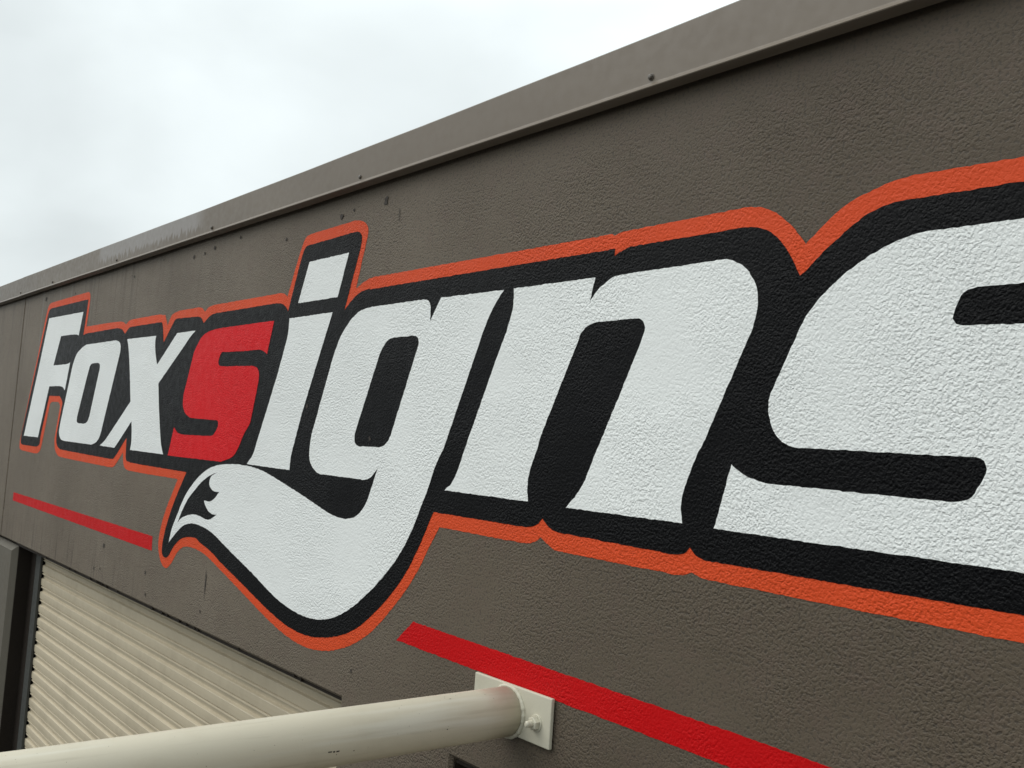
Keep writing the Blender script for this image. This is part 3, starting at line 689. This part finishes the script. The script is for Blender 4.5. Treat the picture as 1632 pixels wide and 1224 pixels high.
def brush(pts, amp=0.0007):
    """the edge of brushed paint wanders a little over the rough render."""
    res = []
    for p in pts:
        q = Vector((p.x * 95, 3.3, p.y * 95))
        res.append(Vector((p.x + amp * noise.noise(q), p.y + amp * noise.noise(q + Vector((31, 7, 5))))))
    return res


def paint_film(name, loops, lift, m, parent, label=None, amp=0.0016):
    polys = [[Vector((p.x, p.y, 0)) for p in brush(spline(lp), amp)] for lp in loops]
    tris = geometry.tessellate_polygon(polys)
    flat = [p for poly in polys for p in poly]
    verts = [(p.x, -lift, p.y) for p in flat]
    faces = []
    for t in tris:
        a, b, c = (flat[i] for i in t)
        cr = (b.x - a.x) * (c.y - a.y) - (b.y - a.y) * (c.x - a.x)
        faces.append(tuple(t) if cr > 0 else tuple(reversed(t)))
    return mesh_obj(name, verts, faces, m, parent, label=label)


sign = thing('painted_sign', 'large painted lettering in white and red with black and orange outlines on taupe wall', 'sign', (-3.4, 0, 0.1))
paint_film('orange_outline', PAINT['orange_outline'], 0.0006, M_ORANGE, sign)
paint_film('black_outline', PAINT['black_outline'], 0.0012, M_BLACK, sign)
for key, lab, mm in (('letter_f', 'white capital letter F', M_WHITE), ('letter_o', 'white letter o', M_WHITE), ('letter_x', 'white letter x', M_WHITE),
                     ('letter_s', 'red letter s', M_RED), ('letter_i', 'white stem of the letter i', M_WHITE), ('letter_i_dot', 'white square dot of the letter i', M_WHITE),
                     ('letter_g', 'white letter g whose tail is a fox tail with black tip', M_WHITE), ('letter_n', 'white letter n', M_WHITE),
                     ('letter_s_big', 'large white last letter s cut by the right edge', M_WHITE)):
    paint_film('letter', PAINT[key], 0.0018, mm, sign, label=lab)

st1 = paint_film('painted_stripe', PAINT['stripe_left'], 0.0006, M_STRIPE, None)
st1['label'] = 'short red painted stripe left of the fox tail above the roller door'
st1['category'] = 'stripe'
st2 = paint_film('painted_stripe', PAINT['stripe_right'], 0.0006, M_STRIPE, None, amp=0.002)
st2['label'] = 'long red painted stripe running right above the bolted tube bracket'
st2['category'] = 'stripe'

# ------------------------------------------------------------------ small holes and chips in the render
CHIPS = [(-2.4672, 0.7004, 0.0263, 0.0263), (-2.7257, 0.6920, 0.0241, 0.0241), (-3.4833, 0.7218, 0.0168, 0.0168), (-3.8188, 0.7020, 0.0154, 0.0154), (-4.6500, 0.6897, 0.0149, 0.0149), (-5.5983, 0.6897, 0.0173, 0.0173), (-3.7211, 0.7128, 0.0190, 0.0201), (-2.8462, 0.1063, 0.0196, 0.0196), (-2.4507, 0.0170, 0.0158, 0.0158), (-3.5436, -0.6390, 0.0129, 0.0129), (-3.5164, -0.5319, 0.0085, 0.1297), (-4.1188, -0.6653, 0.0193, 0.0193), (-4.7312, -0.6422, 0.0135, 0.0135), (-2.3884, 0.6434, 0.0037, 0.0548), (-4.2779, 0.7246, 0.0112, 0.0112), (-6.2045, 0.7068, 0.0340, 0.0340), (-4.6877, 0.6991, 0.0090, 0.0090), (-4.1432, -0.5802, 0.0171, 0.0171), (-4.7093, -0.5380, 0.0245, 0.0245), (-2.4512, -0.6227, 0.0115, 0.0115), (-3.9299, 0.7020, 0.0206, 0.0210), (-3.0986, 0.6665, 0.0144, 0.0175), (-4.8235, -0.6515, 0.0165, 0.0165), (-2.6502, 0.7003, 0.0118, 0.0118)]
for (x, z, w, hgt) in CHIPS:
    n = 13
    vs = []
    for k in range(n):
        a = 2 * math.pi * k / n
        r = 0.5 * (0.45 + 0.7 * random.random())
        vs.append((x + w * r * math.cos(a), -0.0022, z + hgt * r * math.sin(a)))
    mesh_obj('chip', vs, [tuple(range(n))], M_CHIP, panel)

# ------------------------------------------------------------------ tube bracket bolted to the wall
tube = thing('tube_bracket', 'cream painted steel tube welded to a bolted wall plate, sticking out from the wall', 'tube', (-1.745, -0.012, -0.5563))
bm = box_bm((-1.8745, -0.0125, -0.6092), (-1.6035, -0.0032, -0.5036), 0.0022, 2)
bm_obj('mounting_plate', bm, M_PLATE, tube)

ax = Vector((0.0058, -1.0, -0.0142)).normalized()


def tube_mesh(length, n=72):
    vs, fs = [], []
    c0 = Vector((-1.7452, -0.0126, -0.5615))
    side = Vector((1, 0, 0))
    side = (side - ax * side.dot(ax)).normalized()
    upv = ax.cross(side)
    if upv.z < 0:
        upv = -upv
    rows = [i * length / 24 for i in range(25)]
    r = 0.0532
    for t in rows:
        for k in range(n):
            a = 2 * math.pi * k / n
            rr = r * (1 + 0.0022 * noise.noise(Vector((math.cos(a) * 2, math.sin(a) * 2, t * 7))))
            vs.append(c0 + ax * t + side * (rr * math.cos(a)) + upv * (rr * math.sin(a)))
    for i in range(len(rows) - 1):
        for k in range(n):
            fs.append((i * n + k, i * n + (k + 1) % n, (i + 1) * n + (k + 1) % n, (i + 1) * n + k))
    fs.append(tuple(range(n)))
    fs.append(tuple(range((len(rows) - 1) * n, len(rows) * n)))
    me = bpy.data.meshes.new('tube')
    bm = bmesh.new()
    vv = [bm.verts.new(v) for v in vs]
    for f in fs:
        bm.faces.new([vv[i] for i in f])
    o = bm_obj('tube', bm, M_CREAM, tube, smooth=True)
    for p in o.data.polygons:
        if len(p.vertices) > 4:
            p.use_smooth = False
    return o


tube_mesh(2.3)
# scuffs in the tube's paint
for (p, q, hw) in [((-1.6897, -0.4861, -0.5768), (-1.6898, -0.4781, -0.577), 0.0012), ((-1.69, -0.4753, -0.5776), (-1.69, -0.4714, -0.5776), 0.0016), ((-1.6901, -0.4686, -0.5779), (-1.6901, -0.462, -0.5776), 0.0014), ((-1.6912, -0.4313, -0.5812), (-1.6912, -0.4286, -0.5812), 0.001), ((-1.7245, -0.1903, -0.5144), (-1.7246, -0.1855, -0.5143), 0.0012), ((-1.6906, -0.2158, -0.565), (-1.6906, -0.2126, -0.5654), 0.0009)]:
    p, q = Vector(p), Vector(q)
    c0 = Vector((-1.7452, -0.0126, -0.5615))
    vs = []
    for e in (p, q):
        for sgn in (-1, 1):
            w = e + Vector((0, 0, sgn * hw))
            rad = (w - c0) - ax * (w - c0).dot(ax)
            vs.append(c0 + ax * (w - c0).dot(ax) + rad.normalized() * 0.0536)
    mesh_obj('scuff', vs, [(0, 1, 3, 2)], M_CHIP, tube)

# weld bead: a lumpy ring round the foot of the tube
bm = bmesh.new()
R0, NB, NS = 0.0540, 120, 8
rings = []
for i in range(NB):
    a = 2 * math.pi * i / NB
    lump = 1.0 + 0.5 * math.sin(i * 1.9) * noise.noise(Vector((i * 0.3, 0, 0))) + 0.25 * noise.noise(Vector((i * 0.21, 5, 2)))
    ring = []
    for k in range(NS):
        b = 2 * math.pi * k / NS
        rr = R0 + 0.0054 * lump * math.cos(b)
        zz = -0.5615 + rr * math.sin(a)
        zz = min(zz, -0.5052)
        ring.append(bm.verts.new((-1.7452 + rr * math.cos(a), -0.0135 - 0.0054 * lump * math.sin(b), zz)))
    rings.append(ring)
for i in range(NB):
    for k in range(NS):
        bm.faces.new((rings[i][k], rings[i][(k + 1) % NS], rings[(i + 1) % NB][(k + 1) % NS], rings[(i + 1) % NB][k]))
bm_obj('weld_bead', bm, M_PLATE, tube, smooth=True)

for bx in (-1.6475, -1.843):
    bz = -0.5635
    bolt = lathe_bm([(-0.002, 0.0075), (0.021, 0.0075), (0.0212, 0.0068), (0.0275, 0.0066), (0.0305, 0.0042), (0.031, 0.001)], 20, (bx, -0.0125, bz))
    bo = bm_obj('bolt', bolt, M_PLATE, tube)
    bm_obj('washer', lathe_bm([(-0.0005, 0.0180), (0.0020, 0.0180), (0.0026, 0.0172), (0.0026, 0.0076)], 28, (bx, -0.0127, bz)), M_PLATE, bo)
    bm_obj('nut', lathe_bm([(0.0026, 0.0135), (0.0036, 0.0148), (0.0128, 0.0148), (0.0145, 0.0128), (0.0147, 0.0077)], 6, (bx, -0.0125, bz), arc0=0.35), M_PLATE, bo)
